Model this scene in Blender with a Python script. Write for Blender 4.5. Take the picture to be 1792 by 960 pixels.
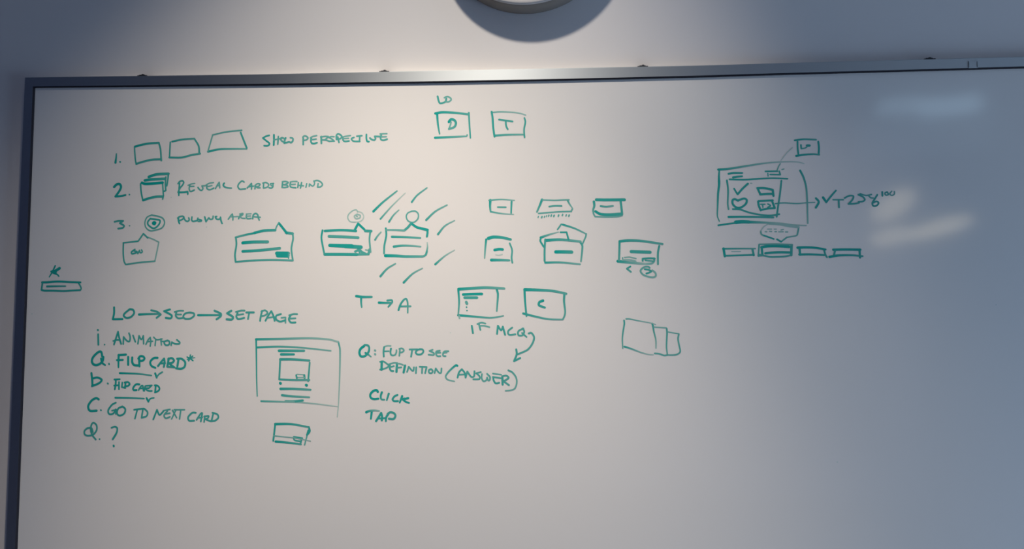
import bpy, bmesh, math
from mathutils import Vector, Matrix

# ------------------------------------------------------------------ clear
for o in list(bpy.data.objects):
    bpy.data.objects.remove(o, do_unlink=True)
S = bpy.context.scene
COL = S.collection

# ------------------------------------------------------------------ camera
F_PX = 1300.0                       # focal length for a 1792 px wide frame
CAM = Vector((0.0, -1.37, 1.60))
# camera axes found from the two vanishing points of the board's edges
_h = Vector((13396.0, 95.0, -1300.0)).normalized()           # world +X in camera (right, down, forward)
_v = Vector((358.0, -32380.0, 1300.0))
_v = (_v - _v.dot(_h) * _h).normalized()                      # world +Z
_n = _h.cross(_v) * -1.0
if _n.z < 0:
    _n = -_n                                                  # world +Y (into the wall)
RIGHT = Vector((_h.x, _n.x, _v.x))                            # camera axes in world space
DOWN = Vector((_h.y, _n.y, _v.y))
FWD = Vector((_h.z, _n.z, _v.z))
cam_d = bpy.data.cameras.new('camera')
cam = bpy.data.objects.new('camera', cam_d)
COL.objects.link(cam)
cam_d.sensor_fit = 'HORIZONTAL'
cam_d.sensor_width = 36.0
cam_d.lens = F_PX / 1792.0 * 36.0
M3 = Matrix((RIGHT, -DOWN, -FWD)).transposed()
cam.matrix_world = Matrix.Translation(CAM) @ M3.to_4x4()
S.camera = cam


def at(px, py, off=0.0):
    """point of the photo (1792x960) on the plane lying `off` metres in front of the wall"""
    d = RIGHT * (px - 896.0) + DOWN * (py - 480.0) + FWD * F_PX
    t = (-off - CAM.y) / d.y
    return CAM + d * t


# ------------------------------------------------------------------ world and lights
W = bpy.data.worlds.new('world')
S.world = W
W.use_nodes = True
nt = W.node_tree
nt.nodes.clear()
wo = nt.nodes.new('ShaderNodeOutputWorld')
bg = nt.nodes.new('ShaderNodeBackground')
tc = nt.nodes.new('ShaderNodeTexCoord')
sx = nt.nodes.new('ShaderNodeSeparateXYZ')
mr = nt.nodes.new('ShaderNodeMapRange')
cr = nt.nodes.new('ShaderNodeMixRGB')
mr.inputs['From Min'].default_value = -0.60
mr.inputs['From Max'].default_value = 0.40
mr.interpolation_type = 'SMOOTHSTEP'
cr.inputs['Color1'].default_value = (0.010, 0.017, 0.062, 1)
cr.inputs['Color2'].default_value = (0.165, 0.182, 0.265, 1)
nt.links.new(tc.outputs['Generated'], sx.inputs[0])
nt.links.new(sx.outputs['X'], mr.inputs['Value'])
nt.links.new(mr.outputs['Result'], cr.inputs['Fac'])
nt.links.new(cr.outputs['Color'], bg.inputs['Color'])
bg.inputs['Strength'].default_value = 0.79
nt.links.new(bg.outputs[0], wo.inputs[0])


def light(name, kind, loc, target, energy, color, **kw):
    d = bpy.data.lights.new(name, kind)
    d.energy = energy
    d.color = color
    for k, v in kw.items():
        setattr(d, k, v)
    o = bpy.data.objects.new(name, d)
    COL.objects.link(o)
    o.location = loc
    o.rotation_euler = (Vector(target) - Vector(loc)).to_track_quat('-Z', 'Y').to_euler()
    return o


# the warm ceiling spotlight that washes the board: core, spill and a small upper lobe of one lamp
LAMP = (-0.31, -0.81, 3.00)
for (ax, az, cone, e, c) in ((-0.350, 0.23, 0.952, 101.0, (1.0, 0.836, 0.665)),
                             (-0.356, 0.80, 1.310, 73.0, (1.0, 0.872, 0.710)),
                             (0.034, 2.20, 0.500, 14.0, (1.0, 0.880, 0.777))):
    light('spot_light', 'SPOT', LAMP, (ax, 0.0, az), e, c, shadow_soft_size=0.045, spot_size=cone, spot_blend=1.0)
# daylight through the window in the right hand wall
light('window_light', 'AREA', (2.64, -1.00, 0.72), (-1.0, -1.00, 0.72), 37.0, (0.52, 0.735, 1.0),
      shape='RECTANGLE', size=1.60, size_y=1.34)
# high window strip at the back of the room: two bright panes over a dim blind (mirrored in the board)
# and warm lamps below it (the small warm blots in the board)
BLUE, WARM = (0.50, 0.76, 1.0), (1.0, 0.86, 0.60)
for (nm, px_, py_, sx_, sy_, e, rot, col, shp) in (
        ('pane_light', 1576, 185, 0.21, 0.085, 0.13, 0, BLUE, 'RECTANGLE'),
        ('pane_light', 1664, 185, 0.27, 0.085, 0.24, 0, BLUE, 'RECTANGLE'),
        ('pane_light', 1616, 236, 0.64, 0.20, 0.13, 0, BLUE, 'RECTANGLE'),
        ('lamp_light', 1564, 358, 0.23, 0.12, 0.24, 0.6, WARM, 'ELLIPSE'),
        ('lamp_light', 1645, 398, 0.30, 0.075, 0.26, 0.28, WARM, 'ELLIPSE'),
        ('lamp_light', 1560, 414, 0.20, 0.08, 0.14, 0.2, WARM, 'ELLIPSE')):
    b_ = at(px_, py_, 0.015)
    d_ = b_ - CAM
    p_ = b_ + Vector((d_.x, -d_.y, d_.z)) * (2.6 / d_.y)
    lo = light(nm, 'AREA', p_, b_, e, col, shape=shp, size=sx_, size_y=sy_)
    lo.rotation_euler.rotate_axis('Z', rot)

S.view_settings.view_transform = 'Standard'
S.view_settings.look = 'None'
S.view_settings.gamma = 1.0
S.view_settings.exposure = 0.0
S.view_settings.use_curve_mapping = False


# ------------------------------------------------------------------ materials
def mat(name, color, rough=0.5, metal=0.0, spec=0.5, bump=None):
    m = bpy.data.materials.new(name)
    m.use_nodes = True
    n = m.node_tree
    b = n.nodes['Principled BSDF']
    b.inputs['Base Color'].default_value = (*color, 1)
    b.inputs['Roughness'].default_value = rough
    b.inputs['Metallic'].default_value = metal
    b.inputs['Specular IOR Level'].default_value = spec
    if bump:
        t = n.nodes.new('ShaderNodeTexCoord')
        mp = n.nodes.new('ShaderNodeMapping')
        mp.inputs['Scale'].default_value = bump[2] if len(bump) > 2 else (1, 1, 1)
        no = n.nodes.new('ShaderNodeTexNoise')
        no.inputs['Scale'].default_value = bump[0]
        no.inputs['Detail'].default_value = 4
        bp = n.nodes.new('ShaderNodeBump')
        bp.inputs['Strength'].default_value = bump[1]
        bp.inputs['Distance'].default_value = 0.001
        n.links.new(t.outputs['Object'], mp.inputs[0])
        n.links.new(mp.outputs[0], no.inputs['Vector'])
        n.links.new(no.outputs['Fac'], bp.inputs['Height'])
        n.links.new(bp.outputs[0], b.inputs['Normal'])
    return m


M_WALL = mat('painted_wall', (0.74, 0.74, 0.76), 0.85, spec=0.2, bump=(900, 0.05))
M_CEIL = mat('ceiling_paint', (0.78, 0.78, 0.78), 0.9, spec=0.2)
M_FLOOR = mat('carpet', (0.16, 0.16, 0.18), 0.95, spec=0.1, bump=(400, 0.4))
M_BOARD = mat('whiteboard_enamel', (0.80, 0.80, 0.80), 0.09, spec=0.5)
M_ALU = mat('brushed_aluminium', (0.44, 0.49, 0.54), 0.54, 1.0)
_b = M_ALU.node_tree.nodes['Principled BSDF']
_b.inputs['Anisotropic'].default_value = 0.62
_t = M_ALU.node_tree.nodes.new('ShaderNodeCombineXYZ')      # grain runs along the rail
_t.inputs[2].default_value = 1.0
M_ALU.node_tree.links.new(_t.outputs[0], _b.inputs['Tangent'])
M_LEDGE = mat('pale_bounce_ledge', (0.88, 0.88, 0.87), 0.5)  # near-white matt instead of metal, so the ledge bounces glow onto the wall
M_GASK = mat('dark_gasket', (0.02, 0.02, 0.03), 0.6, spec=0.2)
M_CLIP = mat('clip_dark_steel', (0.025, 0.03, 0.04), 0.45)
M_PLAST = mat('grey_plastic', (0.28, 0.33, 0.37), 0.45)
M_CASE = mat('clock_case_plastic', (0.20, 0.19, 0.18), 0.5, spec=0.3)
M_DIAL = mat('clock_white', (0.50, 0.50, 0.515), 0.4, spec=0.3)


def ink_material():
    m = bpy.data.materials.new('marker_ink')
    m.use_nodes = True
    n = m.node_tree
    b = n.nodes['Principled BSDF']
    a = n.nodes.new('ShaderNodeAttribute')
    a.attribute_name = 'ink_amount'
    mx = n.nodes.new('ShaderNodeMixRGB')
    mx.inputs['Color1'].default_value = (0.80, 0.80, 0.80, 1)
    mx.inputs['Color2'].default_value = (0.0, 0.355, 0.325, 1)
    n.links.new(a.outputs['Fac'], mx.inputs['Fac'])
    n.links.new(mx.outputs[0], b.inputs['Base Color'])
    b.inputs['Roughness'].default_value = 0.45
    b.inputs['Specular IOR Level'].default_value = 0.25
    return m


M_INK = ink_material()


# ------------------------------------------------------------------ helpers
def link(name, bm, m, parent=None, smooth=False):
    bmesh.ops.recalc_face_normals(bm, faces=bm.faces)
    me = bpy.data.meshes.new(name)
    bm.to_mesh(me)
    bm.free()
    me.materials.append(m)
    if smooth:
        for p in me.polygons:
            p.use_smooth = True
    o = bpy.data.objects.new(name, me)
    COL.objects.link(o)
    if parent:
        o.parent = parent
        o.matrix_parent_inverse = parent.matrix_world.inverted()
    return o


def thing(name, label, cat, loc):
    o = bpy.data.objects.new(name, None)
    COL.objects.link(o)
    o.location = loc
    o.empty_display_size = 0.05
    o['label'] = label
    o['category'] = cat
    bpy.context.view_layer.update()
    return o


def box(bm, x0, x1, y0, y1, z0, z1, bevel=0.0):
    vs = [bm.verts.new((x, y, z)) for x in (x0, x1) for y in (y0, y1) for z in (z0, z1)]
    fs = [(0, 1, 3, 2), (4, 6, 7, 5), (0, 4, 5, 1), (2, 3, 7, 6), (0, 2, 6, 4), (1, 5, 7, 3)]
    fc = [bm.faces.new([vs[i] for i in f]) for f in fs]
    if bevel:
        es = {e for f in fc for e in f.edges}
        bmesh.ops.bevel(bm, geom=list(es), offset=bevel, segments=2, affect='EDGES', profile=0.7)


# ------------------------------------------------------------------ the room shell
def shell(name, m, *b):
    bm = bmesh.new()
    box(bm, *b)
    o = link(name, bm, m)
    o['kind'] = 'structure'
    return o


H = 3.07                             # ceiling height
shell('wall_front', M_WALL, -3.2, 2.70, 0.0, 0.12, 0.0, H)
shell('floor', M_FLOOR, -3.2, 2.82, -5.2, 0.12, -0.1, 0.0)
shell('ceiling', M_CEIL, -3.2, 2.82, -5.2, 0.12, H, H + 0.1)
# right hand wall with a window opening beside the board wall
bm = bmesh.new()
WY0, WY1, WZ0, WZ1 = -1.84, -0.16, 0.02, 1.42
box(bm, 3.1, 2.82, -5.2, WY0, 0.0, H)
box(bm, 2.70, 2.82, WY1, 0.12, 0.0, H)
box(bm, 2.70, 2.82, WY0, WY1, 0.0, WZ0)
box(bm, 2.70, 2.82, WY0, WY1, WZ1, H)
link('wall_right', bm, M_WALL)['kind'] = 'structure'
bm = bmesh.new()
for q in ((WY0, WY0 + 0.04, WZ0, WZ1), (WY1 - 0.04, WY1, WZ0, WZ1), (WY0 + 0.04, WY1 - 0.04, WZ0, WZ0 + 0.04),
          (WY0 + 0.04, WY1 - 0.04, WZ1 - 0.04, WZ1), (-1.02, -0.98, WZ0 + 0.04, WZ1 - 0.04)):
    box(bm, 2.73, 2.79, *q)
link('window_1', bm, M_WALL)['kind'] = 'structure'

# ------------------------------------------------------------------ the whiteboard
LIP, FRONT = 0.0150, 0.0200          # writing surface and frame face, in front of the wall
outer_px = [(43, 135), (448, 129.6), (780, 122.8), (1000, 118.6), (1228, 114.0), (1344, 110.6), (1560, 104.8), (1792, 98.7)]
inner_px = [(58, 152.0), (448, 147.8), (780, 142.8), (1000, 138.6), (1228, 133.2), (1344, 129.6), (1560, 123.8), (1792, 117.2)]
top_o = [at(x, y, FRONT) for x, y in outer_px]
top_i = [at(x, y, FRONT) for x, y in inner_px]
X_RO, BOT = 1.47, 0.78               # right end and bottom of the board, outside the photo
k = (top_o[-1].z - top_o[-2].z) / (top_o[-1].x - top_o[-2].x)
RW = 0.0185
top_o.append(Vector((X_RO, -FRONT, top_o[-1].z + k * 0.4 * (X_RO - top_o[-1].x))))
top_i.append(Vector((X_RO - RW, -FRONT, top_i[-1].z + k * 0.4 * (X_RO - RW - top_i[-1].x))))
bl_o = Vector((at(5, 990, FRONT).x, -FRONT, BOT))
bl_o.x = top_o[0].x + (bl_o.x - top_o[0].x) * 0.6
bl_i = Vector((bl_o.x + (top_i[0].x - top_o[0].x) * 1.12, -FRONT, BOT + RW))
br_o = Vector((X_RO, -FRONT, BOT))
br_i = Vector((X_RO - RW, -FRONT, BOT + RW))

board = thing('whiteboard', 'large wall mounted whiteboard with aluminium frame and teal marker notes', 'whiteboard',
              ((bl_o.x + X_RO) / 2, -0.008, BOT))


def rail(O, I):
    """one frame extrusion: flat face, eased edges, plain ledge back to the wall, dark gasket on the board"""
    e = 0.0012
    rows, gas = [], []
    bm, bg_ = bmesh.new(), bmesh.new()
    for o, i in zip(O, I):
        d = (i - o)
        d.y = 0
        d.normalize()
        rows.append([bm.verts.new(p) for p in (
            Vector((o.x, -0.0005, o.z)), Vector((o.x, -FRONT + e, o.z)),
            Vector((o.x, -FRONT, o.z)) + d * e, Vector((i.x, -FRONT, i.z)) - d * e,
            Vector((i.x, -FRONT + e, i.z)), Vector((i.x, -LIP + 0.001, i.z)))])
        gas.append([bg_.verts.new(p) for p in (
            Vector((i.x, -LIP + 0.0005, i.z)) - d * 0.0004, Vector((i.x, -FRONT + e, i.z)) - d * 0.0004,
            Vector((i.x, -FRONT + e, i.z)) + d * 0.0006, Vector((i.x, -LIP - 0.0008, i.z)) + d * 0.0010,
            Vector((i.x, -LIP + 0.0005, i.z)) + d * 0.0010)])
    for a, b in zip(rows, rows[1:]):
        for j in range(5):
            f = bm.faces.new((a[j], a[j + 1], b[j + 1], b[j]))
            f.material_index = (1, 0, 0, 2, 2)[j]
    for r in (rows[0], rows[-1]):
        bm.faces.new(r)
    for a, b in zip(gas, gas[1:]):
        for j in range(5):
            k = (j + 1) % 5
            bg_.faces.new((a[j], a[k], b[k], b[j]))
    for r in (gas[0], gas[-1]):
        bg_.faces.new(r)
    o = link('frame_rail', bm, M_ALU, board)
    o.data.materials.append(M_LEDGE)
    o.data.materials.append(M_GASK)
    g = link('gasket', bg_, M_GASK, board)
    g.parent = o
    g.matrix_parent_inverse = Matrix.Identity(4)
    g['label'] = 'thin dark gasket line'
    return o


rail(top_o, top_i)
rail([top_o[0], bl_o], [top_i[0], bl_i])
rail([bl_o, br_o], [bl_i, br_i])
rail([top_o[-1], br_o], [top_i[-1], br_i])

# writing surface: its outline follows the inside of the frame
bm = bmesh.new()
loop = [Vector((p.x, 0, p.z + 0.004)) for p in top_i] + [br_i + Vector((0.004, 0, -0.004)), bl_i + Vector((-0.004, 0, -0.004))]
loop[0].x -= 0.004
f_ = [bm.verts.new((p.x, -LIP, p.z)) for p in loop]
b_ = [bm.verts.new((p.x, -0.003, p.z)) for p in loop]
bm.faces.new(f_)
bm.faces.new(b_)
for i in range(len(loop)):
    j = (i + 1) % len(loop)
    bm.faces.new((f_[i], f_[j], b_[j], b_[i]))
surface = link('writing_surface', bm, M_BOARD, board)


def top_z(x):
    for a, b in zip(top_o, top_o[1:]):
        if a.x <= x <= b.x:
            return a.z + (b.z - a.z) * (x - a.x) / (b.x - a.x)


# four small steel hanging clips hooked over the top rail
for px, py in ((248, 131), (672, 124.5), (1125, 115.5), (1628, 102.5)):
    x = at(px, py, FRONT).x
    z = top_z(x)
    bm = bmesh.new()
    box(bm, x - 0.0095, x + 0.0095, -0.0192, -0.001, z - 0.0006, z + 0.0012, 0.0003)
    box(bm, x - 0.0060, x + 0.0050, -0.0188, -0.001, z + 0.0012, z + 0.0024, 0.0005)
    box(bm, x - 0.0015, x + 0.0025, -0.0186, -0.0125, z + 0.0022, z + 0.0038, 0.0005)
    link('mounting_clip', bm, M_CLIP, board)['label'] = 'small dark steel clip'

# faint square plastic piece on the rail, far right
p0, p1 = at(1694.5, 107.0, FRONT), at(1711, 119.0, FRONT)
bm = bmesh.new()
box(bm, p0.x, p1.x, -FRONT - 0.0006, -FRONT + 0.0002, p1.z, p0.z, 0.0003)
joiner = link('rail_joiner', bm, M_ALU, board)
joiner['label'] = 'faint square joiner piece on the top rail'
for xa, xb in ((p0.x, p0.x + 0.0014), (p1.x - 0.0012, p1.x)):
    bm = bmesh.new()
    box(bm, xa, xb, -FRONT - 0.0012, -FRONT - 0.0005, p1.z + 0.001, p0.z - 0.001, 0.0002)
    g = link('joiner_edge', bm, M_PLAST, None)
    g.parent = joiner

# ------------------------------------------------------------------ marker strokes
CROPS = {
    'Z': (0, 0, 1.0),
    'A': (180, 210, 6.858), 'C': (180, 340, 6.858), 'D': (400, 340, 6.858), 'E': (550, 320, 5.335),
    'F': (740, 150, 8.89), 'G': (830, 330, 5.973), 'H': (50, 450, 13.715), 'I': (140, 520, 6.858),
    'J': (340, 520, 6.858), 'K': (140, 640, 6.858), 'L': (430, 580, 4.8), 'M': (600, 490, 8.725),
    'O': (780, 490, 6.4), 'P': (1060, 540, 10.667), 'Q': (1060, 400, 10.669), 'R': (1240, 230, 8.725),
    'S': (1240, 300, 8.725), 'T': (1400, 300, 8.725), 'U': (1240, 380, 6.179),
    'a1': (450, 220, 14.933), 'a2': (560, 220, 13.785), 'a3': (300, 305, 14.933), 'a4': (405, 305, 10.541),
    'a5': (300, 360, 10.541), 'a6': (190, 290, 13.717), 'b1': (150, 570, 9.956), 'b2': (190, 610, 11.2),
    'b3': (620, 595, 9.956), 'b4': (740, 620, 9.956), 'b5': (630, 670, 12.8), 'b6': (1300, 385, 13.717),
    'b7': (600, 355, 9.144), 'b8': (930, 340, 9.956),
}
PX = 1.37 / F_PX                     # metres per photo pixel on the board
_lift = [0]


def smooth_path(pts):
    """pts: list of (x, z, corner). Centripetal-like Catmull-Rom between corners, even steps."""
    runs, cur = [], []
    for p in pts:
        cur.append(Vector((p[0], p[1])))
        if p[2] and len(cur) > 1:
            runs.append(cur)
            cur = [cur[-1]]
    if len(cur) > 1:
        runs.append(cur)
    out = []
    for r in runs:
        n = len(r)
        for i in range(n - 1):
            p1, p2 = r[i], r[i + 1]
            p0 = r[i - 1] if i else p1 - (p2 - p1) * 0.5
            p3 = r[i + 2] if i + 2 < n else p2 + (p2 - p1) * 0.5
            L = (p2 - p1).length
            m1 = (p2 - p0)
            m1 = m1.normalized() * min(L, m1.length * 0.5) if m1.length > 1e-9 else m1
            m2 = (p3 - p1)
            m2 = m2.normalized() * min(L, m2.length * 0.5) if m2.length > 1e-9 else m2
            k = 1 if n == 2 else max(2, min(8, int(L / 0.0015)))
            if n == 2:
                k = max(2, min(8, int(L / 0.006)))
            for s in range(k):
                t = s / k
                t2, t3 = t * t, t * t * t
                out.append(p1 * (2 * t3 - 3 * t2 + 1) + m1 * (t3 - 2 * t2 + t) + p2 * (3 * t2 - 2 * t3) + m2 * (t3 - t2))
        out.append(r[-1])
    res = [out[0]]
    for p in out[1:]:
        if (p - res[-1]).length > 1e-5:
            res.append(p)
    return res


def ribbon(bm, lay, path, w0, w1, d0, d1, y):
    n = len(path)
    if n == 1:
        path = [path[0], path[0] + Vector((0.0002, 0))]
        n = 2
    acc = [0.0]
    for a, b in zip(path, path[1:]):
        acc.append(acc[-1] + (b - a).length)
    T = acc[-1] or 1.0
    yb = -LIP + 0.0002

    def fan(c, hw, dens, y):                     # round nib mark: joins and ends
        vs = []
        for q in range(10):
            a = q * math.tau / 10
            v = bm.verts.new((c.x + math.cos(a) * hw, y - 0.000002, c.y + math.sin(a) * hw))
            v[lay] = dens
            vs.append(v)
        bm.faces.new(vs)

    prev = None
    for i, p in enumerate(path):
        t = acc[i] / T
        y -= 0.000003                           # later ink lies on top where a stroke crosses itself
        hw = (w0 + (w1 - w0) * t) * 0.5
        dens = d0 + (d1 - d0) * t
        if i == 0:
            d = path[1] - p
        elif i == n - 1:
            d = p - path[i - 1]
        else:
            u, w = (p - path[i - 1]).normalized(), (path[i + 1] - p).normalized()
            d = u + w
            if u.dot(w) < 0.3:
                # sharp turn: end this piece square and start a new one
                nv = Vector((-u.y, u.x)) * hw
                cur = []
                for sgn in (1, -1):
                    q = p + nv * sgn
                    v = bm.verts.new((q.x, y, q.y)); v[lay] = dens
                    cur.append(v)
                bm.faces.new((prev[0], prev[1], cur[1], cur[0]))
                fan(p, hw, dens, y)
                nv = Vector((-w.y, w.x)) * hw
                prev = []
                for sgn in (1, -1):
                    q = p + nv * sgn
                    v = bm.verts.new((q.x, y, q.y)); v[lay] = dens
                    prev.append(v)
                continue
        d = d.normalized() if d.length > 1e-9 else Vector((1, 0))
        nv = Vector((-d.y, d.x)) * hw
        cur = []
        for sgn in (1, -1):
            q = p + nv * sgn
            v = bm.verts.new((q.x, y, q.y)); v[lay] = dens
            cur.append(v)
        if prev:
            bm.faces.new((prev[0], prev[1], cur[1], cur[0]))
        prev = cur
        if i == 0 or i == n - 1:
            fan(p, hw, dens, y)


def ink(name, label, crop, strokes=None, parent=None):
    """strokes: 'w[>w2] d[>d2] x y x y! ...' in crop coordinates, widths in photo pixels, ! = sharp corner"""
    bm = bmesh.new()
    lay = bm.verts.layers.float.new('ink_amount')
    items = [(crop, s) for s in strokes.strip().split('\n')] if isinstance(crop, str) else \
            [(c, s) for c, blk in crop for s in blk.strip().split('\n')]
    for c, s in items:
        tk = s.split()
        if not tk:
            continue
        ox, oy, sc = CROPS[c]
        w = [float(q) for q in tk[0].split('>')]
        d = [1.0 - (1.0 - float(q)) ** 1.4 for q in tk[1].split('>')]
        pts = []
        nums = tk[2:]
        for i in range(0, len(nums), 2):
            cor = nums[i + 1].endswith('!')
            p = at(ox + float(nums[i]) / sc, oy + float(nums[i + 1].rstrip('!')) / sc, LIP)
            pts.append((p.x, p.z, cor))
        _lift[0] = (_lift[0] + 1) % 14
        y = -LIP - 0.00010 - _lift[0] * 0.00001
        path = smooth_path(pts) if len(pts) > 1 else [Vector(pts[0][:2])]
        ribbon(bm, lay, path, w[0] * PX * INK_W, w[-1] * PX * INK_W, d[0], d[-1], y)
    for f in bm.faces:
        f.normal_update()
        if f.normal.y > 0:
            f.normal_flip()
    me = bpy.data.meshes.new(name)
    bm.to_mesh(me)
    bm.free()
    me.materials.append(M_INK)
    o = bpy.data.objects.new(name, me)
    COL.objects.link(o)
    par = parent or board
    o.parent = par
    o.matrix_parent_inverse = board.matrix_world.inverted()
    if parent:
        o.matrix_parent_inverse = Matrix.Identity(4)
    o['label'] = label
    return o


INK_W = 1.08
# ---- row 1
ink('handwritten_number', 'teal number 1 with a dot', 'A', '''
2.2>4.2 .95 163 404 160 450 152 510
3 .95 206 500 209 503''')
ink('card_sketch', 'nearly square sketched card right of number 1', 'A', '''
3.8 1>.85 385 318 520 285 670 272
3.2 .85 672 270! 692 350 702 485
2.6 .9 380 325 385 400 392 480 402 530
3.6 .85 402 525 480 500 590 475 702 470''')
ink('card_sketch', 'sketched card with slanting right side in row 1', 'A', '''
2.8 .85 810 265 800 450
3.2 .9>.75 832 258 960 232 1100 222
2.8>3.4 .85 1100 225 1150 310 1158 395
3.4 .9>.8 798 448 950 448 1060 420 1168 402''')
ink('card_sketch', 'trapezoid sketched card beside the words SHOW PERSPECTIVE', 'A', '''
2.6 .7 1318 180 1262 375
2.6 .75 1318 178 1480 142 1668 122
3.2 .85 1655 150 1728 335
3.8>2.6 .95>.7 1262 378 1400 350 1560 345 1728 345''')
ink('handwritten_word', 'word SHOW', 'a1', '''
3 .9 315 250 230 275 150 320! 240 390 325 465 280 520 185 520
3.2 .95 440 235 440 360 435 500
2.8 .8 555 280 540 480
2.5 .75 440 370 545 345 650 330
3 .75 655 310 610 330 640 390 700 420 720 350 660 310
3.4>2.8 .9>.75 745 320 725 370 710 450! 800 430 840 420 880 440 930 400 935 330 870 310''')
ink('handwritten_word', 'word PERSPECTIVE', [('a1', '''
3 .8 1205 310 1205 490
2.8 .75 1195 300 1230 265 1290 275 1330 320 1290 365 1220 380
3 .85 1420 300 1405 380 1425 450 1490 465 1565 440
2.6 .7 1395 310 1450 280 1555 255
2.6 .75 1410 365 1545 345'''), ('a2', '''
3.2 .8 30 260 35 420
2.6 .75 15 270 120 255 200 258! 130 330 50 340! 150 345 230 372
2.6 .75 340 265 260 262 215 280! 290 320 345 370! 230 370
3 .8 400 330 395 240 430 195 490 215 530 265 490 310 430 325
3 .8 430 270 440 330 460 400
3 .8 555 290 560 350 600 375 700 365
2.4 .7 550 270 630 250 735 235
2.4 .7 560 310 690 300
2.8 .8 820 280 760 310 790 360 850 375 960 375
2.8 .8 890 250 1010 238
2.8 .8 960 245 955 375
3 .9 1120 210 1120 310 1140 375 1180 380
3 .8 1205 295 1250 330 1310 345 1340 310 1320 255! 1460 260
3 .8 1480 215 1460 300 1490 340 1550 345 1620 320
2.4 .7 1450 195 1530 190 1615 187
2.4 .7 1465 265 1600 262''')])
# ---- row 2
ink('handwritten_number', 'teal number 2 with a dot', 'a6', '''
4.6>3.2 .95 135 505 200 445 270 440 300 510 250 620 165 735! 290 725 410 700
2.8 .95 500 690''')
ink('card_stack_sketch', 'sketched stack of three cards right of number 2', 'a6', '''
4.6 1 800 405 870 430 1050 425 1300 402
2.9 .9 770 430 780 600 815 790
4.2 .95>.85 830 825 1000 770 1150 740 1290 735
2.6 .9 1300 440 1310 600 1320 720! 1300 800
4.6 .95>.85 870 350 1050 325 1350 310
3 .85 1375 270 1365 420 1375 590! 1340 610
4.6 .95>.85 965 265 1150 205 1440 190
3 .85 1440 190 1420 350 1400 480''')
ink('handwritten_word', 'word REVEAL', 'a3', '''
2.8 .9 215 230 200 400 195 545
2.8 .85 175 240 220 185 290 165 325 210 290 280 235 345 180 450
3.2 .9 180 465 300 465 425 450! 430 510
2.6 .8 485 280 465 370 490 440 530 440 600 405
2.4 .7 435 285 520 250 610 235
2.4 .75 480 315 590 310
2.8 .85>.7 695 340 740 400 790 415 825 370 800 300! 890 295
2.6 .8 930 280 925 360 980 400 1050 385 1110 355
2.4 .7 900 280 990 230 1100 213
2.4 .7 940 320 1060 290
2.6 .75 1150 370 1200 280 1250 205! 1260 280 1265 350
2.4 .7 1190 300 1260 290
3.2>2.4 .9>.75 1380 230 1355 280 1400 330 1480 350 1570 355''')
ink('handwritten_word', 'word CARDS in the line about revealing', 'a4', '''
2.6 .8 235 140 195 120 140 170 120 220 150 270 210 270 260 265
2.6 .8 290 250 340 200 370 165! 375 220 370 270
2.4 .75 320 225 410 215
2.6 .8 440 200 435 265
2.4 .75 435 205 480 170 530 180 500 220 460 225! 480 245 530 245
2.6 .8 595 175 590 250
2.6 .75 580 160 640 150 690 190 660 235 595 250
2.4 .75 720 170 780 165
2.6 .8 765 170 765 230 740 250 695 245
2.4 .75 720 175 735 205 765 215''')
ink('handwritten_word', 'word BEHIND', 'a4', '''
2.8 .8 945 140 935 235
2.6 .75 940 135 1000 130 1050 150 1000 180 960 190! 1020 195 1045 225 1000 240 935 240
2.6 .8 1090 150 1080 200 1100 235 1190 245
2.4 .7 1085 140 1140 130 1210 130
2.4 .7 1090 185 1180 180
2.6 .8 1235 150 1225 240
2.6 .8 1295 150 1275 250
2.4 .75 1230 200 1330 210
2.4 .75 1390 170 1375 235
2.4 .75 1435 220 1440 175! 1500 215 1535 170 1520 120
2.6 .75 1600 170 1590 230
2.6 .75 1525 125 1580 110 1650 140 1680 190 1640 230 1590 235''')
# ---- row 3
ink('handwritten_number', 'teal number 3 with a dot', 'C', '''
3.2 .85 140 328 190 318 245 318! 205 345! 255 375 240 400 185 410
2.4 .85 320 375''')
ink('target_sketch', 'sketched circles one inside another right of number 3', 'C', '''
2.4 .75 590 245 530 275 505 340 520 400 570 435 640 425 710 400 742 340 720 285 660 260 590 248
2.9 .9 570 290 540 330 545 365 600 405 640 395 680 350 685 310 640 300 580 292
3.8 1 600 345 615 330 632 340 622 357 602 350''')
ink('handwritten_word', 'word PULSING', 'a5', '''
3 .9 135 210 130 270 150 325
2.8 .85 115 225 150 200 205 190 235 210 200 250 150 270
2.8 .85 225 210 260 270 300 285 330 260 320 220
2.8 .85 380 205 375 260 400 285 480 270
2.6 .85 490 225 480 245! 550 260 555 280 500 285
3 .85 615 205 640 290
2.8 .8 640 290 690 220! 720 250 760 240 770 190
2.8 .85 835 195 810 200 830 240 860 250 900 240
3 .85 905 210 915 270 935 325''')
ink('handwritten_word', 'word AREA', 'a5', '''
2.6 .75 1050 245 1100 175 1125 150! 1135 200 1135 260
2.2 .65 1080 205 1230 195
2.8 .8 1310 140 1260 190 1240 235
2.4 .7 1260 150 1320 140 1310 170 1260 195! 1300 225 1360 230
2.6 .75 1390 150 1380 200 1400 235 1470 230
2.2 .65 1380 150 1470 145
2.2 .65 1390 190 1460 185
2.8 .8 1500 235 1510 170 1550 140 1590 160 1605 220 1620 260
2.4 .75 1520 200 1640 210''')
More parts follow.
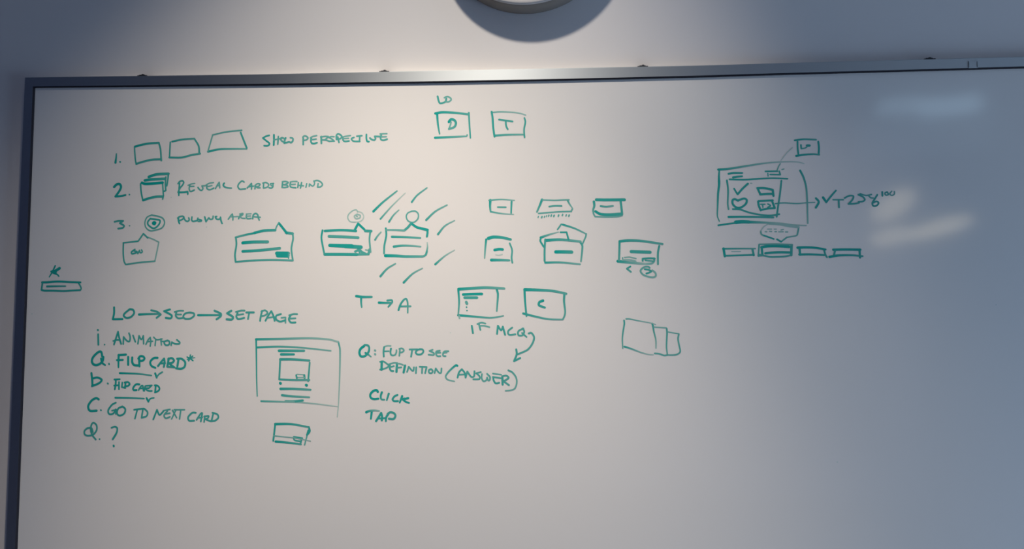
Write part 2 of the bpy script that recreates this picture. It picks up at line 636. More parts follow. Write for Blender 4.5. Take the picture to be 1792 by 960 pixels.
# ---- callouts
p = ink('callout_sketch', 'sketched speech box below number 3', 'C', '''
2.6 .85 245 580 340 570 425 560! 460 510 488 470! 540 520
2.2 .6 520 505 600 535 670 570
2.4 .6 672 572 650 680 625 800
2.8 .9>.75 247 580 245 700 255 800 275 840! 450 815 625 800''')
ink('scrawled_letters', 'small scrawled letters inside the speech box', 'C', '''
3 .9 385 660 345 690 350 712 400 700
2.6 .85 380 680 410 685 420 710! 440 670! 450 700 475 690 465 665''', p)
p = ink('callout_sketch', 'wide sketched speech box pointing up, right of the first one', 'D', '''
3.4 .75>.95 85 515 200 485 300 465
4.4 .95>.85 310 462 420 435 560 428
2.4 .8 560 435 575 390 600 345
4 .95 605 345 650 400 700 465
4.5 .85 690 458 770 470
3 .8 768 462 775 530 755 650 772 790
3.2 .85 88 515 95 600 78 720 85 805
3.2 .85>.75 85 808 250 795 450 785 600 785 772 792''')
ink('text_bar', 'thick marker line', 'D', '5 1>.8 170 580 300 570 470 568', p)
ink('text_bar', 'thick marker line', 'D', '4.5 .95>.8 170 682 350 672 615 645', p)
ink('button_mark', 'solid filled block', 'D', '''
6.5 .95 580 706 715 708
6.5 .95 590 733 712 735
2.5 .8 722 700 720 765''', p)
p = ink('callout_sketch', 'sketched speech box under the faint circles', 'D', '''
3.2 .95>.85 1128 430 1115 520 1135 640 1150 715
4.2 .9 1155 438 1350 428 1530 438
4 .95 1515 425 1555 350
3.8 .95 1555 350 1630 420
4.5 .85 1640 437 1712 440
3 .85>.7 1702 440 1692 540 1705 690
5 .9 1155 718 1350 718 1540 720
4 .8 1540 720 1680 715! 1692 660''')
ink('text_bar', 'thick marker line', 'D', '4.6 .8 1205 502 1380 508 1555 518', p)
ink('text_bar', 'very thick marker line', 'D', '''
5.5>6.8 .95 1215 610 1350 615 1480 620
6.5>6 .9 1400 620 1590 632''', p)
ink('scribble', 'small scribbled out patch', 'D', '''
4 .8 1520 685 1570 665 1600 690 1640 710
3 .8 1550 640 1575 700
2.4 .6 1645 665 1690 672''', p)
ink('target_sketch', 'faint circles one inside another above the speech box', 'D', '''
2.2>1.8 .5 1548 210 1535 185 1490 195 1440 240 1432 285 1460 325 1520 332
2 .35 1520 332 1575 325 1610 300 1622 260 1600 220 1560 205
2.4 .5 1545 235 1510 260 1530 290 1575 280 1580 250 1545 238
2.4 .6 1535 258 1545 264''')
p = ink('callout_sketch', 'sketched speech box among the slanting dashes', 'b7', '''
3.2 .95>.8 688 405 695 520 665 680 660 805
2.6>3.6 .7 690 430 850 432 980 440
4 .85 980 440 1040 390 1085 335
3.8>4.4 .95 1100 330 1180 385 1250 405 1355 430
3.6 .9 1355 430 1355 480 1345 535
1.8>3 .4>.8 1350 630 1355 700 1345 770
3.4 .9>.75 1345 770 1325 830 1275 855
5>4 1>.75 680 842 850 845 1000 855 1275 855''')
ink('text_bar', 'marker line', 'b7', '3.8>3.2 .9>.75 785 540 1000 545 1240 560', p)
ink('text_bar', 'marker line', 'b7', '4>2.6 .9>.65 815 697 950 682 1100 685 1245 697', p)
ink('ring_sketch', 'plain sketched ring on the tip of the speech box', 'b7', '2.4 .75 1105 130 1040 160 1015 215 1040 280 1100 310 1160 295 1205 240 1205 170 1160 130 1105 130')
DASHES = '''4>2.6 .95>.75 552 265 640 180 772 75
3>1.5 .85>.3 618 335 720 220 850 92
3.4>2 .85>.6 698 362 740 300 790 252
3.2>2.4 .85>.7 910 178 960 115 1052 45
3.6>2.4 .85>.65 1045 345 1130 265 1240 205
3.6>1.8 .85>.6 1155 478 1220 400 1310 350
3.6>1.5 .9>.4 1130 758 1220 680 1310 625
3.8>2.4 .85>.7 618 870 680 800 758 752
3.8>2 .9>.6 835 928 920 845 1010 795
3.2>2.2 .8>.6 568 530 590 495 623 458'''
WHERE = ['leftmost long dash above the ring', 'long fading dash above the ring', 'short dash left of the ring',
         'dash above the ring', 'dash right of the ring', 'dash right of the speech box top', 'fading dash right of the speech box bottom',
         'dash below the speech box, left', 'dash below the speech box, middle', 'tiny dash between two speech boxes']
for s, wh in zip(DASHES.split('\n'), WHERE):
    ink('motion_dash', 'slanting ' + wh, 'E', s)
# ---- top boxes
ink('handwritten_word', 'letters LO above the box with D', 'F', '''
3.2 .85 230 165 245 230 270 272 350 250 365 200
2.8 .7 335 185 380 168 430 190 440 220 400 250 360 248''')
p = ink('card_sketch', 'sketched box holding the letter D', 'F', '''
4.2>3.4 1>.8 195 430 300 412 500 420 715 445
4>2.6 1>.8 222 440 235 600 260 745
3.2>2.6 .85 715 420 725 600 740 810
4>2.8 .95>.7 190 808 400 798 680 785! 690 765''')
ink('handwritten_letter', 'letter D', 'F', '''
4.5>3.4 1>.75 405 560 440 522 490 535 515 580 490 640 405 672
2.6 .7 440 565 425 620 405 668''', p)
p = ink('card_sketch', 'sketched box holding the letter T', 'F', '''
2.4>2 .75>.5 1075 415 1200 405 1400 412 1520 430 1600 455
3.4 .9 1070 405 1085 500 1095 650 1115 790
3.6>2.8 .85>.7 1115 775 1300 762 1570 758
2.8 .85 1580 500 1595 560 1575 680 1582 800''')
ink('handwritten_letter', 'letter T', 'F', '''
3 .85 1185 525 1395 555
3 .85 1290 540 1295 620 1320 675''', p)
# ---- middle group of cards
p = ink('card_sketch', 'small plain sketched card, first of the three in a row', 'G', '''
4.4>2.8 .95>.8 168 120 165 180 170 240
2.6>2 .8>.6 155 122 280 112 420 122
3.2>2.6 .85 390 135 385 265
2.8>2 .85>.5 170 240 290 260 410 268''')
ink('text_bar', 'short dash', 'G', '2.6 .8 245 192 330 193', p)
p = ink('card_sketch', 'flattened sketched card with a row of tick marks below', 'b8', '''
4>2.8 .95>.75 185 90 150 180 95 305
2.4 .7 190 95 300 100 420 103 550 95 655 93
3.2>2 .85>.6 630 100 660 160 715 240
2.6 .7 715 250 690 295
2.4 .75 125 330 300 315 500 300 695 295''')
ink('text_bar', 'short dash', 'b8', '2.8 .8 310 210 420 198 525 200', p)
ink('tick_marks', 'row of tiny ticks under the card', 'b8', '\n'.join(
    '%g .75 %g %g %g %g' % (w, x - 3, y + 14, x + 5, y - 8) for x, y, w in (
        (118, 388, 1.8), (180, 392, 2.6), (226, 385, 1.8), (262, 374, 1.8), (300, 368, 2.2), (345, 366, 2.6), (392, 370, 2.6),
        (470, 367, 2.6), (540, 355, 2.4), (604, 362, 2.2), (654, 366, 2.6))), p)
p = ink('card_sketch', 'small sketched card with thick top and double bottom edge', 'b8', '''
4.8 .9 1130 92 1300 95 1620 92
4>2.4 .9>.7 1088 125 1095 200 1075 270 1085 340 1110 385
2.6 .7 1110 385 1300 392 1500 385 1580 365
3.6 .85 1555 125 1570 250 1580 345
4>4.8 .95>.85 1115 295 1200 340 1350 352 1570 340''')
ink('text_bar', 'short dash', 'b8', '3 .85>.7 1205 203 1300 212 1420 200', p)
p = ink('card_sketch', 'small open cornered sketched card below the first one', 'G', '''
5.5>4 .95>.85 148 518 200 505 290 510 380 530
3.6>2.4 .95>.6 125 530 115 620 108 725
2.8>3 .8 370 570 395 640 390 720 398 772
4.8>3.6 .95>.75 178 745 280 745 365 748''')
ink('text_bar', 'thick short dash', 'G', '4.4 .95 212 640 260 632 296 635', p)
ink('text_bar', 'faint short dash', 'G', '2 .3 225 690 255 695 292 685', p)
p = ink('card_stack_sketch', 'sketched card with two tilted cards behind it', 'G', '''
4.8>3.8 .95>.7 745 540 900 532 1110 552
3.2 .85 742 530 735 640 735 755
3.4>2.6 .85>.7 1105 555 1130 600 1115 760
3.6>2.8 .9>.65 742 772 900 770 1105 788
4>1.6 .95>.5 695 510 780 480 880 452
3 .9 695 520 690 545 725 605
2.6>3 .9 900 455 965 455! 985 530
2.4 .8 870 425 910 370
3.4>2.4 .9>.7 925 375 1050 415 1165 470
2.6 .75 1170 470 1165 500 1125 590''')
ink('text_bar', 'thick dash', 'G', '5.4 1>.85 852 660 940 660 1018 662', p)
p = ink('card_sketch', 'sketched card with two small buttons and arrows below', 'Q', '''
4.4>3.4 .9>.75 265 235 400 220 600 222 800 245 1060 285
3.4 .9>.75 258 230 255 400 248 590
4.6>3.6 1>.5 225 605 350 620 550 640 740 655
3.6>3 .55>.8 740 655 860 645 905 600 900 550
3.2 .85>.75 1000 320 975 450 975 660''')
ink('text_bar', 'thick dash', 'Q', '5 .85 475 425 650 432 828 438', p)
ink('button_mark', 'small faint box', 'Q', '''
2.2 .6 350 535 450 530 565 555
2.2 .7 315 540 315 570
2.6 .55 330 580 450 580 560 605''', p)
ink('button_mark', 'small dark box', 'Q', '''
3 .85 690 600 690 560! 800 550 915 555
2.4 .8 740 590 890 605''', p)
ink('arrow_mark', 'small arrowhead pointing left', 'Q', '3 .9>.75 460 705 395 745! 470 805', p)
ink('arrow_mark', 'arrowhead pointing right inside an oval', 'Q', '''
3 .85 730 755 800 765 850 795 820 815 760 835
3 .75>.6 820 730 800 710 720 715 650 780 690 850 780 890 880 905 935 880 925 820 870 775''', p)
# ---- star at the left edge
ink('star_mark', 'small filled in star near the left frame', 'H', '''
3>2.2 .95 640 205 600 290 560 370 500 470
5 .95 745 262 660 315 575 350
3.6>2.4 .95 545 340 620 385 690 410 730 455
7 .95 590 345 640 345''')
p = ink('card_sketch', 'long thin sketched box below the star', 'H', '''
3.8>3.2 .95 325 600 450 597 700 580 1000 592 1250 600
3.2 .9 335 610 325 690 312 780
3.6>3 .9 312 780 380 798 600 800 850 808 1050 795 1240 785
2.8 .85 1190 600 1240 680 1265 750 1240 790''')
ink('text_bar', 'short thick line', 'H', '3.6>2.4 .9 445 697 650 692 890 690', p)
# ---- LO > SEO > SET PAGE
ink('handwritten_word', 'letters LO before the first arrow', 'I', '''
3.6 .95 410 120 410 190 395 262! 510 260
3.4 .9 600 140 550 180 525 215 555 245 610 235 650 190 640 150 600 140''')
ink('arrow_sketch', 'arrow from LO to SEO', 'I', '''
4>3.2 .95>.8 708 205 830 200 965 198
3.4 .85 855 155 920 170 970 205! 920 245''')
ink('handwritten_word', 'letters SEO', 'I', '''
3.6 .9 1080 145 1010 165! 1100 215 1090 250 1030 245
3.2 .85 1160 170 1150 220 1180 250 1240 245
2.8 .8 1135 175 1190 160 1240 160
2.8 .8 1155 205 1215 205
3.2 .85 1330 180 1270 190 1240 225 1260 255 1320 255 1370 220 1365 190 1310 180''')
ink('arrow_sketch', 'arrow from SEO to SET PAGE', 'I', '''
3.8>3.2 .95>.85 1418 213 1680 212
3.6 .85 1615 160 1690 195 1690 225 1640 262''')
ink('handwritten_word', 'word SET', 'J', '''
3.8 .85 445 160 395 190! 465 235 450 265 390 262
3.2 .85 520 190 505 230 530 260 600 245
3 .8 500 175 560 158 605 158
2.8 .8 515 210 590 200
3.4 .85 625 180 715 180
3.2 .8 660 180 645 260''')
ink('handwritten_word', 'word PAGE', 'J', '''
3.2 .85 815 160 800 220 790 280
3 .8 805 170 850 155 880 185 850 215 810 225
3.2 .85 855 280 890 215 925 165! 950 220 965 280
2.8 .8 880 245 960 235
3.2 .85 1040 200 985 220 985 265 1030 290 1090 275
2.8 .75 1045 245 1095 240! 1095 305
3.2 .85 1155 220 1135 260 1160 300 1215 300
3 .8 1140 215 1190 200 1235 200
2.8 .8 1140 255 1215 250''')
# ---- list i a b c d
ink('handwritten_letter', 'list letter i with a dot', 'b1', '''
3.4 .9 212 68 215 72
3.4 .9 218 145 222 325
2.8 .9 330 323''')
ink('handwritten_word', 'word ANIMATION', 'b1', '''
3.2 .9 495 320 530 210 565 100! 585 200 620 310
3 .85 480 260 540 245 600 245
3 .85 655 315 660 190! 720 260 765 265 775 190 755 125
3 .85 825 165 865 275
2.8 .85 910 310 930 170! 970 235 1005 170! 1010 310
2.8 .8 1050 320 1090 240 1125 200! 1135 270 1125 350
2.6 .8 1070 275 1165 265
2.6 .8 1185 195 1240 240 1330 225
2.6 .8 1220 240 1210 340
2.6 .8 1310 225 1320 330
2.4 .8 1310 265 1380 270
3 .85 1430 250 1370 275 1390 330 1450 325 1460 270 1420 250
2.8 .85 1490 335 1500 280! 1560 310 1630 310 1640 285 1590 240''')
ink('handwritten_letter', 'list letter a with a dot', 'b1', '''
4 .95 290 530 270 450 220 455 140 530 110 600 130 660 190 680 260 650 300 600 310 540
4>3 .95 270 570 290 640 340 680
3 .9 405 655 408 668''')
ink('handwritten_word', 'bold word FLIP misspelt as FILP', 'b2', '''
4.2>3 .95 200 120 195 240 195 360
4 .95 195 125 340 112
3.6 .95 165 220 280 215
4 .95 385 160 385 310
4 .95 465 170 465 260 500 315 570 325
4 .95 600 170 605 340
3.8 .95 585 190 620 145 680 150 705 190 670 230 605 235''')
ink('handwritten_word', 'bold word CARD before the asterisk', 'b2', '''
4>3.4 .95 960 175 890 180 820 250 840 330 920 370
3.6 .9 970 335 1030 260 1090 190! 1100 260 1085 350
3.2 .9 1020 285 1110 280
4 .9 1180 190 1155 340
3.6 .9 1170 200 1240 180 1285 230 1240 275 1190 280! 1230 320 1290 360
3.2 .85 1150 350 1290 360
3.8 .9 1370 210 1350 340
3.8 .9 1345 195 1430 195 1500 260 1490 350 1420 390 1325 380''')
ink('asterisk_mark', 'small asterisk after CARD', 'b2', '''
2.4 .95 1605 120 1590 190 1570 235
2.4 .95 1540 160 1600 190 1655 230
2.4>1.8 .95>.75 1545 205 1610 185 1690 170
2.2 .9 1650 140 1600 180''')
ink('underline', 'line under FILP CARD', 'b2', '3.4>2.4 1>.8 220 475 400 480 600 490 840 520')
ink('check_mark', 'tick at the end of the upper underline', 'b2', '''
3.6>3 .95 915 480 945 565!
2.4>3 .85 945 560 985 500 1055 455''')
ink('handwritten_letter', 'list letter b with a dot', 'K', '''
3.8 .95 138 85 148 170 150 235
3.6 .95 150 150 210 138 262 165 230 205 145 240
3 .9 333 208 337 212''')
ink('handwritten_word', 'small overwritten word FLIP', 'b2', '''
3.2 .95 145 600 140 690 125 790
3 .95 115 600 220 595
3 .95 110 720 205 712
3 .95 205 650 205 790
3 .9 270 660 260 750! 330 765
3.2 .95 335 670 320 760
3.2 .95 315 660 380 650 415 690 380 725 330 730''')
ink('handwritten_word', 'small word CARD after the overwritten FLIP', 'b2', '''
3.4 .95 605 695 540 695 485 760 490 805 550 805
3 .9 590 805 640 730 670 720 680 780 690 820
2.6 .9 610 775 690 770
3 .9 720 730 700 820
2.8 .9 730 725 850 715! 790 770! 720 775 780 820 850 825
3.2 .95 925 720 915 845
3 .95 905 715 960 720 1000 770 980 820 910 850''')
ink('underline', 'line under the smaller FLIP CARD', 'K', '3.2>2.4 .95>.85 425 380 600 382 770 390')
ink('check_mark', 'tick at the end of the lower underline', 'K', '''
3.4 .95 800 385 822 425!
3>2.4 .9 822 425 845 392 888 382''')
ink('handwritten_letter', 'list letter C with a dot', 'K', '''
4 .95 225 400 195 385 140 415 100 480 120 535 200 535
3 .9 250 528 253 532''')
ink('handwritten_word', 'word GO', 'K', '''
3.2 .9 430 440 385 465 340 530 350 575 400 570 430 520
3 .85 385 535 435 525! 430 575
3.2 .9 510 485 460 510 445 565 475 595 530 570 545 520 520 490 500 488''')
ink('handwritten_word', 'word TO after GO', 'K', '''
3 .9 650 525 720 515 770 510
2.8 .9 690 520 660 630
3 .85 755 525 740 620
3 .85 770 510 810 550 800 600 740 620''')
ink('handwritten_word', 'word NEXT', 'K', '''
3 .9 880 640 925 525! 955 585 1000 545
2.8 .8 1050 540 1010 590 1030 625 1080 610
2.6 .8 1000 535 1080 520
2.6 .8 1020 575 1080 565
2.6 .8 1100 635 1150 530
2.6 .8 1110 530 1160 620
2.6 .8 1130 525 1255 525
2.8 .8 1210 530 1195 635''')
ink('handwritten_word', 'word CARD after NEXT', 'K', '''
3.2 .85 1390 560 1350 560 1300 610 1310 655 1370 655
3 .85 1400 645 1450 570 1468 565 1450 665
2.6 .8 1410 625 1470 615
2.8 .85 1500 600 1490 670
2.8 .85 1490 605 1545 600 1530 630 1500 635! 1560 660
3 .85 1600 570 1580 655
3 .85 1590 560 1650 580 1660 620 1620 655 1560 660''')
ink('handwritten_letter', 'looped list letter d with a dot', 'K', '''
3 .85 190 880 150 830 130 770 140 700 165 680 200 710 200 770 160 820 100 835 60 820 55 780 90 745 140 745 155 790
2.8 .9 236 876''')
ink('question_mark', 'large question mark at the end of the list', 'K', '''
2.8>3.6 .9 378 740 420 728 448 745 440 800 395 875
3.6 .95 404 955 406 963''')
# ---- page wireframe
p = ink('page_sketch', 'large sketched page layout under SET PAGE', 'L', '''
4>3 .9>.5 87 64 300 60 540 55 700 65 775 85
3>2.2 .95>.8 88 65 90 200 92 400 97 540
3.4>2.4 .9>.65 100 132 280 125 480 135 715 160
3>1.8 .8>.35 778 85 792 150 790 350 780 600 770 715
3.2>1.8 .8>.35 130 583 320 588 480 595 630 610 770 628
4.2>3.6 .85 335 585 400 585 480 577''')
ink('text_bar', 'heading line', 'L', '4.6>4 .9>.8 280 160 490 160', p)
ink('text_bar', 'shorter line under the heading', 'L', '4.4>3.6 .9 298 190 405 190', p)
ink('picture_box', 'box drawn in the page', 'L', '''
4.2>3.6 .9>.8 290 232 400 232 535 242
3.2 .85 290 235 282 400
3 .85 538 260 525 415
3.2 .85>.75 285 400 400 405 535 405
3 .85 425 365 430 390
2 .6 430 358 495 362
3.6 .85 492 365 495 390
2 .6 430 385 495 385''', p)
ink('round_dot', 'left dot under the box', 'L', '4.8 .95 290 432 293 434', p)
ink('round_dot', 'right dot under the box', 'L', '4.8 .95 508 448 512 450', p)
ink('text_bar', 'upper line below the box', 'L', '4.4>3.4 .9>.75 293 480 400 480 545 487', p)
ink('text_bar', 'lower line below the box', 'L', '4>3 .85>.7 305 533 400 543 535 550', p)
p = ink('card_sketch', 'small sketched card below the page layout', 'L', '''
4.2>3 .95>.8 248 775 380 775 525 800
3.2 .9 248 775 240 850 232 915
4>2.8 .95>.8 252 922 350 930 465 945
3.4 .9 530 800 538 835 515 865
2.4 .75 520 855 495 950
4 .9 528 830 520 858
2>1.6 .7>.5 235 873 320 882 400 890 545 917''')
ink('button_mark', 'small box on the lower line', 'L', '''
2.8 .85 402 885 410 910 460 920
3.2 .9 405 883 475 895
3 .85 472 895 460 940''', p)
# ---- T > A
ink('handwritten_letter', 'letter T before a short arrow', 'M', '''
4.4>3.6 .95>.85 205 242 300 255 440 255
3.8>2.8 .95>.8 280 260 280 340 288 410''')
ink('arrow_sketch', 'short arrow between T and A', 'M', '''
4>3 1>.8 550 342 640 345 750 345
3.4>2.8 .85 680 310 750 305 755 335! 695 405''')
ink('handwritten_letter', 'letter A after a short arrow', 'M', '''
3.4>2.6 .9>.75 850 455 880 370 930 300 970 285 990 350 990 495
3 .85>.75 870 400 1035 398''')
# ---- question
ink('handwritten_letter', 'large Q with a colon', 'b3', '''
4.2>3.2 1>.85 170 100 110 150 90 220 120 280 190 270 250 200 260 120 230 85 180 80
3.4>2.4 .95>.7 195 220 240 245 290 285
3.6 .65 360 175 365 178
3.6 .65 362 240 365 243''')
ink('handwritten_word', 'word FLIP after the colon', 'b3', '''
3 .85 520 120 510 200 515 280
2.4 .65 520 115 570 98 635 98
2.6 .8 510 195 600 190
3.2>2.6 .9>.7 640 145 630 210 650 260 710 255 735 200 735 170
2.8 .75 795 170 785 270
2.8 .75 785 150 830 140 865 175 840 205 790 215''')
ink('handwritten_word', 'word TO before SEE', 'b3', '''
3 .8 965 160 1100 158
3 .8 1010 165 990 285
3 .85 1150 155 1100 170 1070 210 1100 245 1170 240 1205 195 1190 160 1140 155''')
ink('handwritten_word', 'word SEE', 'b3', '''
2.8 .75 1365 165 1310 185! 1385 220 1385 255 1295 250
2.8 .75 1490 180 1430 195 1425 240 1450 275 1500 275
2.6 .75 1430 220 1500 215
2.8 .75 1640 190 1570 195 1545 235 1550 270 1590 275
2.6 .7 1550 220 1610 210''')
ink('handwritten_word', 'word DEFINITION', 'b3', '''
4 .9 480 380 475 510
2.8 .8 450 375 500 365 570 410 600 450 540 490 450 510
3.2 .85 620 430 620 490 640 530 680 535
2.6 .75 600 420 680 395 750 395
2.8 .8 620 470 690 450
3.8 .9 745 410 735 550
2.6 .7 750 405 800 410 850 430
2.8 .8 740 480 820 470
3.8 .9 885 440 860 560
2.8 .8 920 550 950 460! 1000 520 1030 530 1040 470
2.8 .8 1080 470 1075 570
2.8 .8 1140 460 1260 465
2.8 .8 1185 470 1180 570
2.8 .8 1260 470 1235 570
2.8 .8 1340 500 1300 520 1305 565 1345 570 1370 535 1340 500
2.8 .8 1400 570 1420 490! 1470 560 1510 570 1520 490''')
ink('handwritten_word', 'word ANSWER in brackets', 'b4', '''
3.6>2.2 1>.6 600 195 580 185 520 230 440 310 398 380 430 435 550 465
3 .85 605 400 630 310 680 255! 730 320 745 400
2.8 .8 620 350 740 345
3 .8 745 400 775 295! 840 385 890 380 900 290
2.8 .8 1010 305 930 325! 985 375 985 425 880 430
2.8 .75 1030 340 1025 410 1060 465 1110 440 1120 400! 1140 450 1165 440 1170 390 1120 335
3 .85 1225 390 1235 450 1270 500 1330 490
2.4 .75 1220 330 1365 350
2.8 .8 1220 390 1360 410
3.6 .85 1385 380 1390 520
3 .8 1385 380 1450 365 1495 400 1450 440 1400 460! 1500 530
3>2.2 .8>.65 1490 275! 1560 310 1625 400 1635 500 1600 590 1530 620 1440 630''')
ink('handwritten_word', 'word CLICK', 'b5', '''
4>3.2 .95 400 190 370 155 290 180 230 260 250 330 320 355 415 345
3.8>3 .95>.8 490 205 465 290 480 360 545 370
3.6>2.8 .9 645 235 600 380
3.4 .9 840 265 780 290 730 360 760 400 850 400
3.8>3 .95 945 290 890 435
3.8>3 .95 1080 335 960 365! 1030 420 1100 440
3.6 .9 930 360 1000 345''')
ink('handwritten_word', 'word TAP', 'b5', '''
4>2.6 1>.55 140 650 220 620 320 610 430 620
3.8>3.2 .95 265 630 245 795
3.6 .9 360 850 430 740 475 665! 495 740 490 830
3 .85 415 790 570 780
3.8>3.2 .9 640 680 590 760 580 850
3.6 .85 620 690 680 650 760 670 795 730 750 800 650 795''')
# ---- MCQ
p = ink('card_sketch', 'sketched box with two lines and dots above IF MCQ', 'O', '''
4.8>3.8 .95>.7 145 100 300 90 450 82 655 92
3.6>2.4 .95>.75 142 110 150 250 140 390
3.8>2.6 .9>.75 570 95 585 160 572 345
4>2.4 .95>.7 140 392 300 405 480 420 560 415 645 398
3 .55 150 400 155 425''')
ink('text_bar', 'thick line', 'O', '4.4 .95 196 160 300 155 405 153', p)
ink('text_bar', 'shorter thick line', 'O', '4.4 .85 212 195 350 195', p)
ink('round_dot', 'blurred blob', 'O', '4.6 .75 230 245 238 262', p)
ink('round_dot', 'tiny dot', 'O', '2.4 .95 233 301', p)
ink('round_dot', 'lower tiny dot', 'O', '2.4 .9 238 340', p)
p = ink('card_sketch', 'sketched box holding a letter C', 'O', '''
5>3.6 .95>.75 885 105 1050 110 1200 120 1350 150
3.6>3 .95>.85 882 105 890 250 905 400
3.6>2.6 .9>.7 868 372 1000 405 1150 435 1310 440
3.8>2.6 .85>.75 1330 150 1325 230 1338 350 1330 400 1310 440''')
ink('handwritten_letter', 'letter C', 'O', '4.2>3.4 .95>.85 1090 228 1050 245 1045 280 1110 305', p)
ink('handwritten_word', 'word IF', 'O', '''
3.2 .85 292 510 305 590
3 .8 375 500 388 555
2.8 .75 355 490 400 475 445 485
2.6 .7 375 510 430 510 490 525''')
ink('handwritten_word', 'letters MCQ', 'O', '''
3.2 .85 575 600 585 510! 620 560 640 520! 665 610
3 .8 745 530 700 570 710 610 780 605
3 .8 870 540 815 570 815 615 860 615 880 570 860 540
2.8 .8 855 590 905 635''')
ink('arrow_sketch', 'curved arrow from MCQ down to ANSWER', 'O', '''
3.2>2.8 .8 930 595 960 590 990 640 970 710 920 775 850 810 800 830
3.4>3 .85 790 775 795 830 765 905! 835 870''')
# ---- three overlapping cards
ink('card_stack_sketch', 'thin lined sketch of three overlapping cards standing alone', 'P', '''
2.6>2.2 .9>.7 342 215 348 280 325 420 310 560 318 735
2.2>1.5 .75>.5 380 188 440 188 600 220 870 270 930 295
3>1.8 .9>.6 870 275 885 340 900 430 935 580 938 735
3>1.5 .9>.4 350 705 480 745 650 810 800 850 890 855
2.2 .65 900 340 1130 355
2.8>2.2 .85>.75 1138 370 1145 450 1135 700 1150 850
2.8 .75 915 832 1000 840 1090 870 1150 862
2 .7 1155 430 1260 450 1365 465
2.8>2.4 .75 1365 470 1350 560 1370 680 1390 800 1330 850 1250 862 1150 860''')
# ---- right hand screen sketch
p = ink('card_sketch', 'small sketched box with LO above the screen drawing', 'R', '''
2.8 .95>.75 1315 135 1450 118 1640 125
2.8 .9 1358 155 1360 250 1370 340
3 .9 1675 155 1685 250 1680 350
3.4>2.4 .95>.8 1338 372 1450 355 1600 345 1690 355''')
ink('handwritten_word', 'scrawled letters LO', 'R', '''
2.6 .9 1410 205 1415 260
2 .85 1415 262 1480 250 1510 225
4 .9 1505 215 1540 215''', p)
ink('connector_line', 'faint thin line from the screen drawing to the LO box', 'R', '''
1.4 .3>.4 1105 440 1200 320 1280 245
2>1.6 .7 1045 595 1070 530 1095 490''')
p = ink('screen_sketch', 'large sketched screen with tick, heart and small boxes', 'R', '''
3.6>2.6 .95>.6 148 580 300 570 550 530 800 490
2.6>1.8 .6>.35 800 490 1000 470 1250 460 1380 468 1455 490
2.4>4 .85>.95 165 590 158 680 160 760
4>1.8 .95>.8 160 760 160 820 145 950 138 1150 135 1290 165 1370
3.2>2.4 .9>.6 1398 595 1450 700 1490 850 1505 1050 1510 1250 1515 1400
2.8>2.4 .9 320 730 550 735 800 718 1000 712 1205 720
3>2.6 .9>.75 280 745 298 900 292 1100 305 1185
2.8 .85 1112 750 1090 950 1060 1150 1040 1300
2.8 .85 370 1183 480 1189 620 1236 800 1271 950 1281 1080 1261
3.4>2.8 .95>.85 305 1303 500 1301 700 1303 990 1311
2.8 .9 148 1431 280 1411 400 1396
5.8>5 .95>.9 415 1384 520 1376 620 1380
4.4>2.6 .9>.55 620 1380 800 1386 1000 1396
3>2 .5 800 1386 1100 1401 1300 1426 1490 1433''')
ink('text_bar', 'upper menu line', 'R', '3.2>2.8 .9 305 645 370 632 515 632', p)
ink('text_bar', 'lower menu line', 'R', '3.6>3 .9 375 700 430 690 512 683', p)
ink('button_mark', 'small open box at the top', 'R', '''
2.6 .9 868 608 1050 605
2 .8 905 640 908 680
2.6 .85 940 655 1095 658! 1078 605
2 .65 1120 580 1150 572''', p)
ink('check_mark', 'bold tick inside the screen drawing', 'S', '''
2.8 .9 390 262 440 345!
3.4 .9 445 345 520 260 600 185
1.6 .45 640 178 660 178''', p)
ink('heart_mark', 'heart inside the screen drawing', 'S', '3.4 .9 450 440 540 412 582 432 570 490 500 545 430 550 372 500 365 440 400 420 450 445', p)
ink('button_mark', 'empty slanted box', 'S', '''
3.6 .9 745 252 850 252 980 280
3.4 .9 748 255 790 345
3.6 .9 788 348 900 340 980 340
3.6 .9 980 285 990 370''', p)
ink('button_mark', 'slanted box holding scrawled letters', 'S', '''
3.2 .9 762 450 870 445 980 440
3.4 .9 757 460 767 520 797 592
3.2 .9 797 588 900 565 1012 558
3.4 .9 968 445 1010 555
2.2 .85 795 500 860 500
2.2 .85 825 505 830 545
2.4 .85 905 495 945 520 905 545''', p)
ink('arrow_sketch', 'long thin arrow leading right out of the screen drawing', 'S', '''
2.2>1.8 .85>.7 1020 490 1150 478 1350 488 1500 475 1620 470
3.4 .9 1640 408 1682 465 1638 550''')
ink('handwritten_note', 'note VT256 with raised 100, right of the long arrow', 'T', '''
3.8>3.2 .95 352 395 400 465!
3.2>2.6 .9 400 468 470 380 548 290
2.4 .8 505 430 660 430
2.8 .85 590 435 595 545
2.6 .85 680 405 750 370 815 375 800 430 740 495! 830 490 900 478
2.6 .85 925 340 890 355! 960 385 990 430 960 455 895 462
2.4 .8 920 340 1010 365 1090 350
2.8 .85 1180 355 1140 420 1105 480 1120 525 1170 520 1200 480 1170 455 1120 475
2.4 .75 1040 360 1080 400 1120 405
2.8 .85 1255 310 1258 370
2.4 .8 1330 310 1295 330 1310 360 1350 350 1330 310
2.2 .7 1400 300 1370 340 1400 365 1440 345 1440 305''')
p = ink('callout_sketch', 'small sketched speech bubble under the screen drawing', 'b6', '''
3.8>3.4 .5 620 80 850 95 1100 140 1340 170
2.6 .75 1340 170 1325 260 1305 350
2.2 .7 1305 355 1270 375 1060 410
2.4 .8 1060 410 1000 455 915 520
1.8 .4 590 100 500 160 430 260
2.6 .7 430 260 440 330 480 360
2.6 .9 480 360 600 400 740 450
2.8 .9 820 460 915 515''')
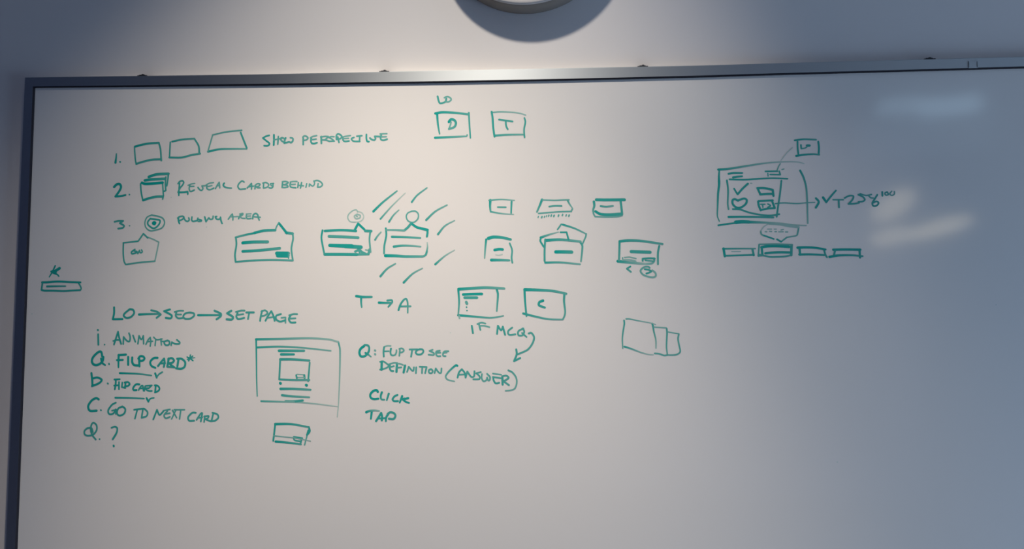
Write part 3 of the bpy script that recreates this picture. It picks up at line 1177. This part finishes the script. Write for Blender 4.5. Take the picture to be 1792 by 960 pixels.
ink('scribbled_text', 'two rows of tiny dashes in the bubble', 'b6', '''
1.5 .65 590 213 690 213
1.5 .65 750 213 805 213
1.6 .65 915 235 975 220
2 .6 535 278 575 278
2 .6 640 268 690 272
2 .65 770 275 805 275
1.8 .6 860 280 970 278
2 .65 1025 282 1075 282''', p)
p = ink('card_sketch', 'long thin box, first of four below the speech bubble', 'U', '''
2.8>2.2 .9>.75 155 340 300 338 505 338
3.8 .95 162 337 175 420
2.8 .9 175 415 300 412 490 405
3.4 .85 475 345 488 410''')
ink('text_bar', 'faint dash', 'U', '1.6 .5 250 370 345 370', p)
p = ink('card_sketch', 'double outlined box right under the speech bubble tip', 'b6', '''
2.4>2.8 .75 395 580 800 575 1185 590
2.6 .8 390 585 370 860
4.2 .95 445 650 600 625 850 622 1110 640
3.6 .9 450 650 460 740 470 840
4 .85 1170 600 1165 700 1160 840
2.8 .8 370 855 500 850 650 880 800 880 1000 870 1160 840
3 .8 410 830 460 840''')
ink('text_bar', 'thick dash', 'b6', '3.8 .9 540 795 700 778 900 770 1120 775', p)
ink('card_sketch', 'long thin box, third of four below the speech bubble', 'U', '''
4>3.2 .95 962 328 1050 325 1160 330 1265 348
3.4 .9 985 345 990 405
3.6>3 .9 982 402 1100 400 1250 408
2.8 .85 1248 345 1262 400 1280 432''')
ink('card_sketch', 'long thin box, rightmost of four below the speech bubble', 'U', '''
3.8 .95 1348 350 1480 348 1640 350
3 .85 1368 360 1355 410
4>2.8 .95>.85 1308 428 1400 412 1550 410 1665 420
3.4 .9 1632 355 1638 435''')
for sx_, sy_, sw_ in ((788, 582, 1.6), (299.5, 345, 1.7), (361.5, 397, 1.6), (56, 549, 1.9), (1743, 533, 1.5), (1465, 808, 1.4)):
    ink('ink_speck', 'tiny faint speck on the bare board', 'Z', '%g .3 %g %g' % (sw_, sx_, sy_))


# ------------------------------------------------------------------ the wall clock
CR = 0.166                                               # radius
cd = 0.050                                               # depth
cb = at(922, 25.5, 0.0)                                  # lowest point of the case at the wall
cx, cz = cb.x, cb.z + CR
clock = thing('wall_clock', 'round white wall clock cut off at the top, throwing a dark round shadow', 'clock', (cx, 0, cz))


def lathe(name, prof, m, parent):
    """prof: (radius, distance from wall) pairs turned about the clock's axis"""
    bm = bmesh.new()
    N = 128
    rings = []
    for r, d in prof:
        if r == 0:
            rings.append([bm.verts.new((cx, -d, cz))])
        else:
            rings.append([bm.verts.new((cx + r * math.cos(a * math.tau / N), -d, cz + r * math.sin(a * math.tau / N))) for a in range(N)])
    for A, B in zip(rings, rings[1:]):
        for i in range(N):
            j = (i + 1) % N
            if len(A) == 1:
                bm.faces.new((A[0], B[i], B[j]))
            elif len(B) == 1:
                bm.faces.new((A[i], A[j], B[0]))
            else:
                bm.faces.new((A[i], A[j], B[j], B[i]))
    return link(name, bm, m, parent, True)


lathe('clock_case', [(0, 0.0005), (CR - 0.003, 0.0005), (CR, 0.003), (CR, cd - 0.006), (CR - 0.004, cd - 0.0045), (CR - 0.004, cd - 0.010), (0, cd - 0.010)], M_CASE, clock)
lathe('bezel', [(CR - 0.0035, cd - 0.0095), (CR - 0.0005, cd - 0.0058), (CR - 0.001, cd - 0.001), (CR - 0.003, cd), (CR - 0.012, cd), (CR - 0.014, cd - 0.002), (CR - 0.014, cd - 0.0095), (CR - 0.0035, cd - 0.0095)], M_DIAL, clock)
lathe('dial', [(0, cd - 0.006), (CR - 0.0142, cd - 0.006), (CR - 0.0142, cd - 0.0095), (0, cd - 0.0095)], M_DIAL, clock)
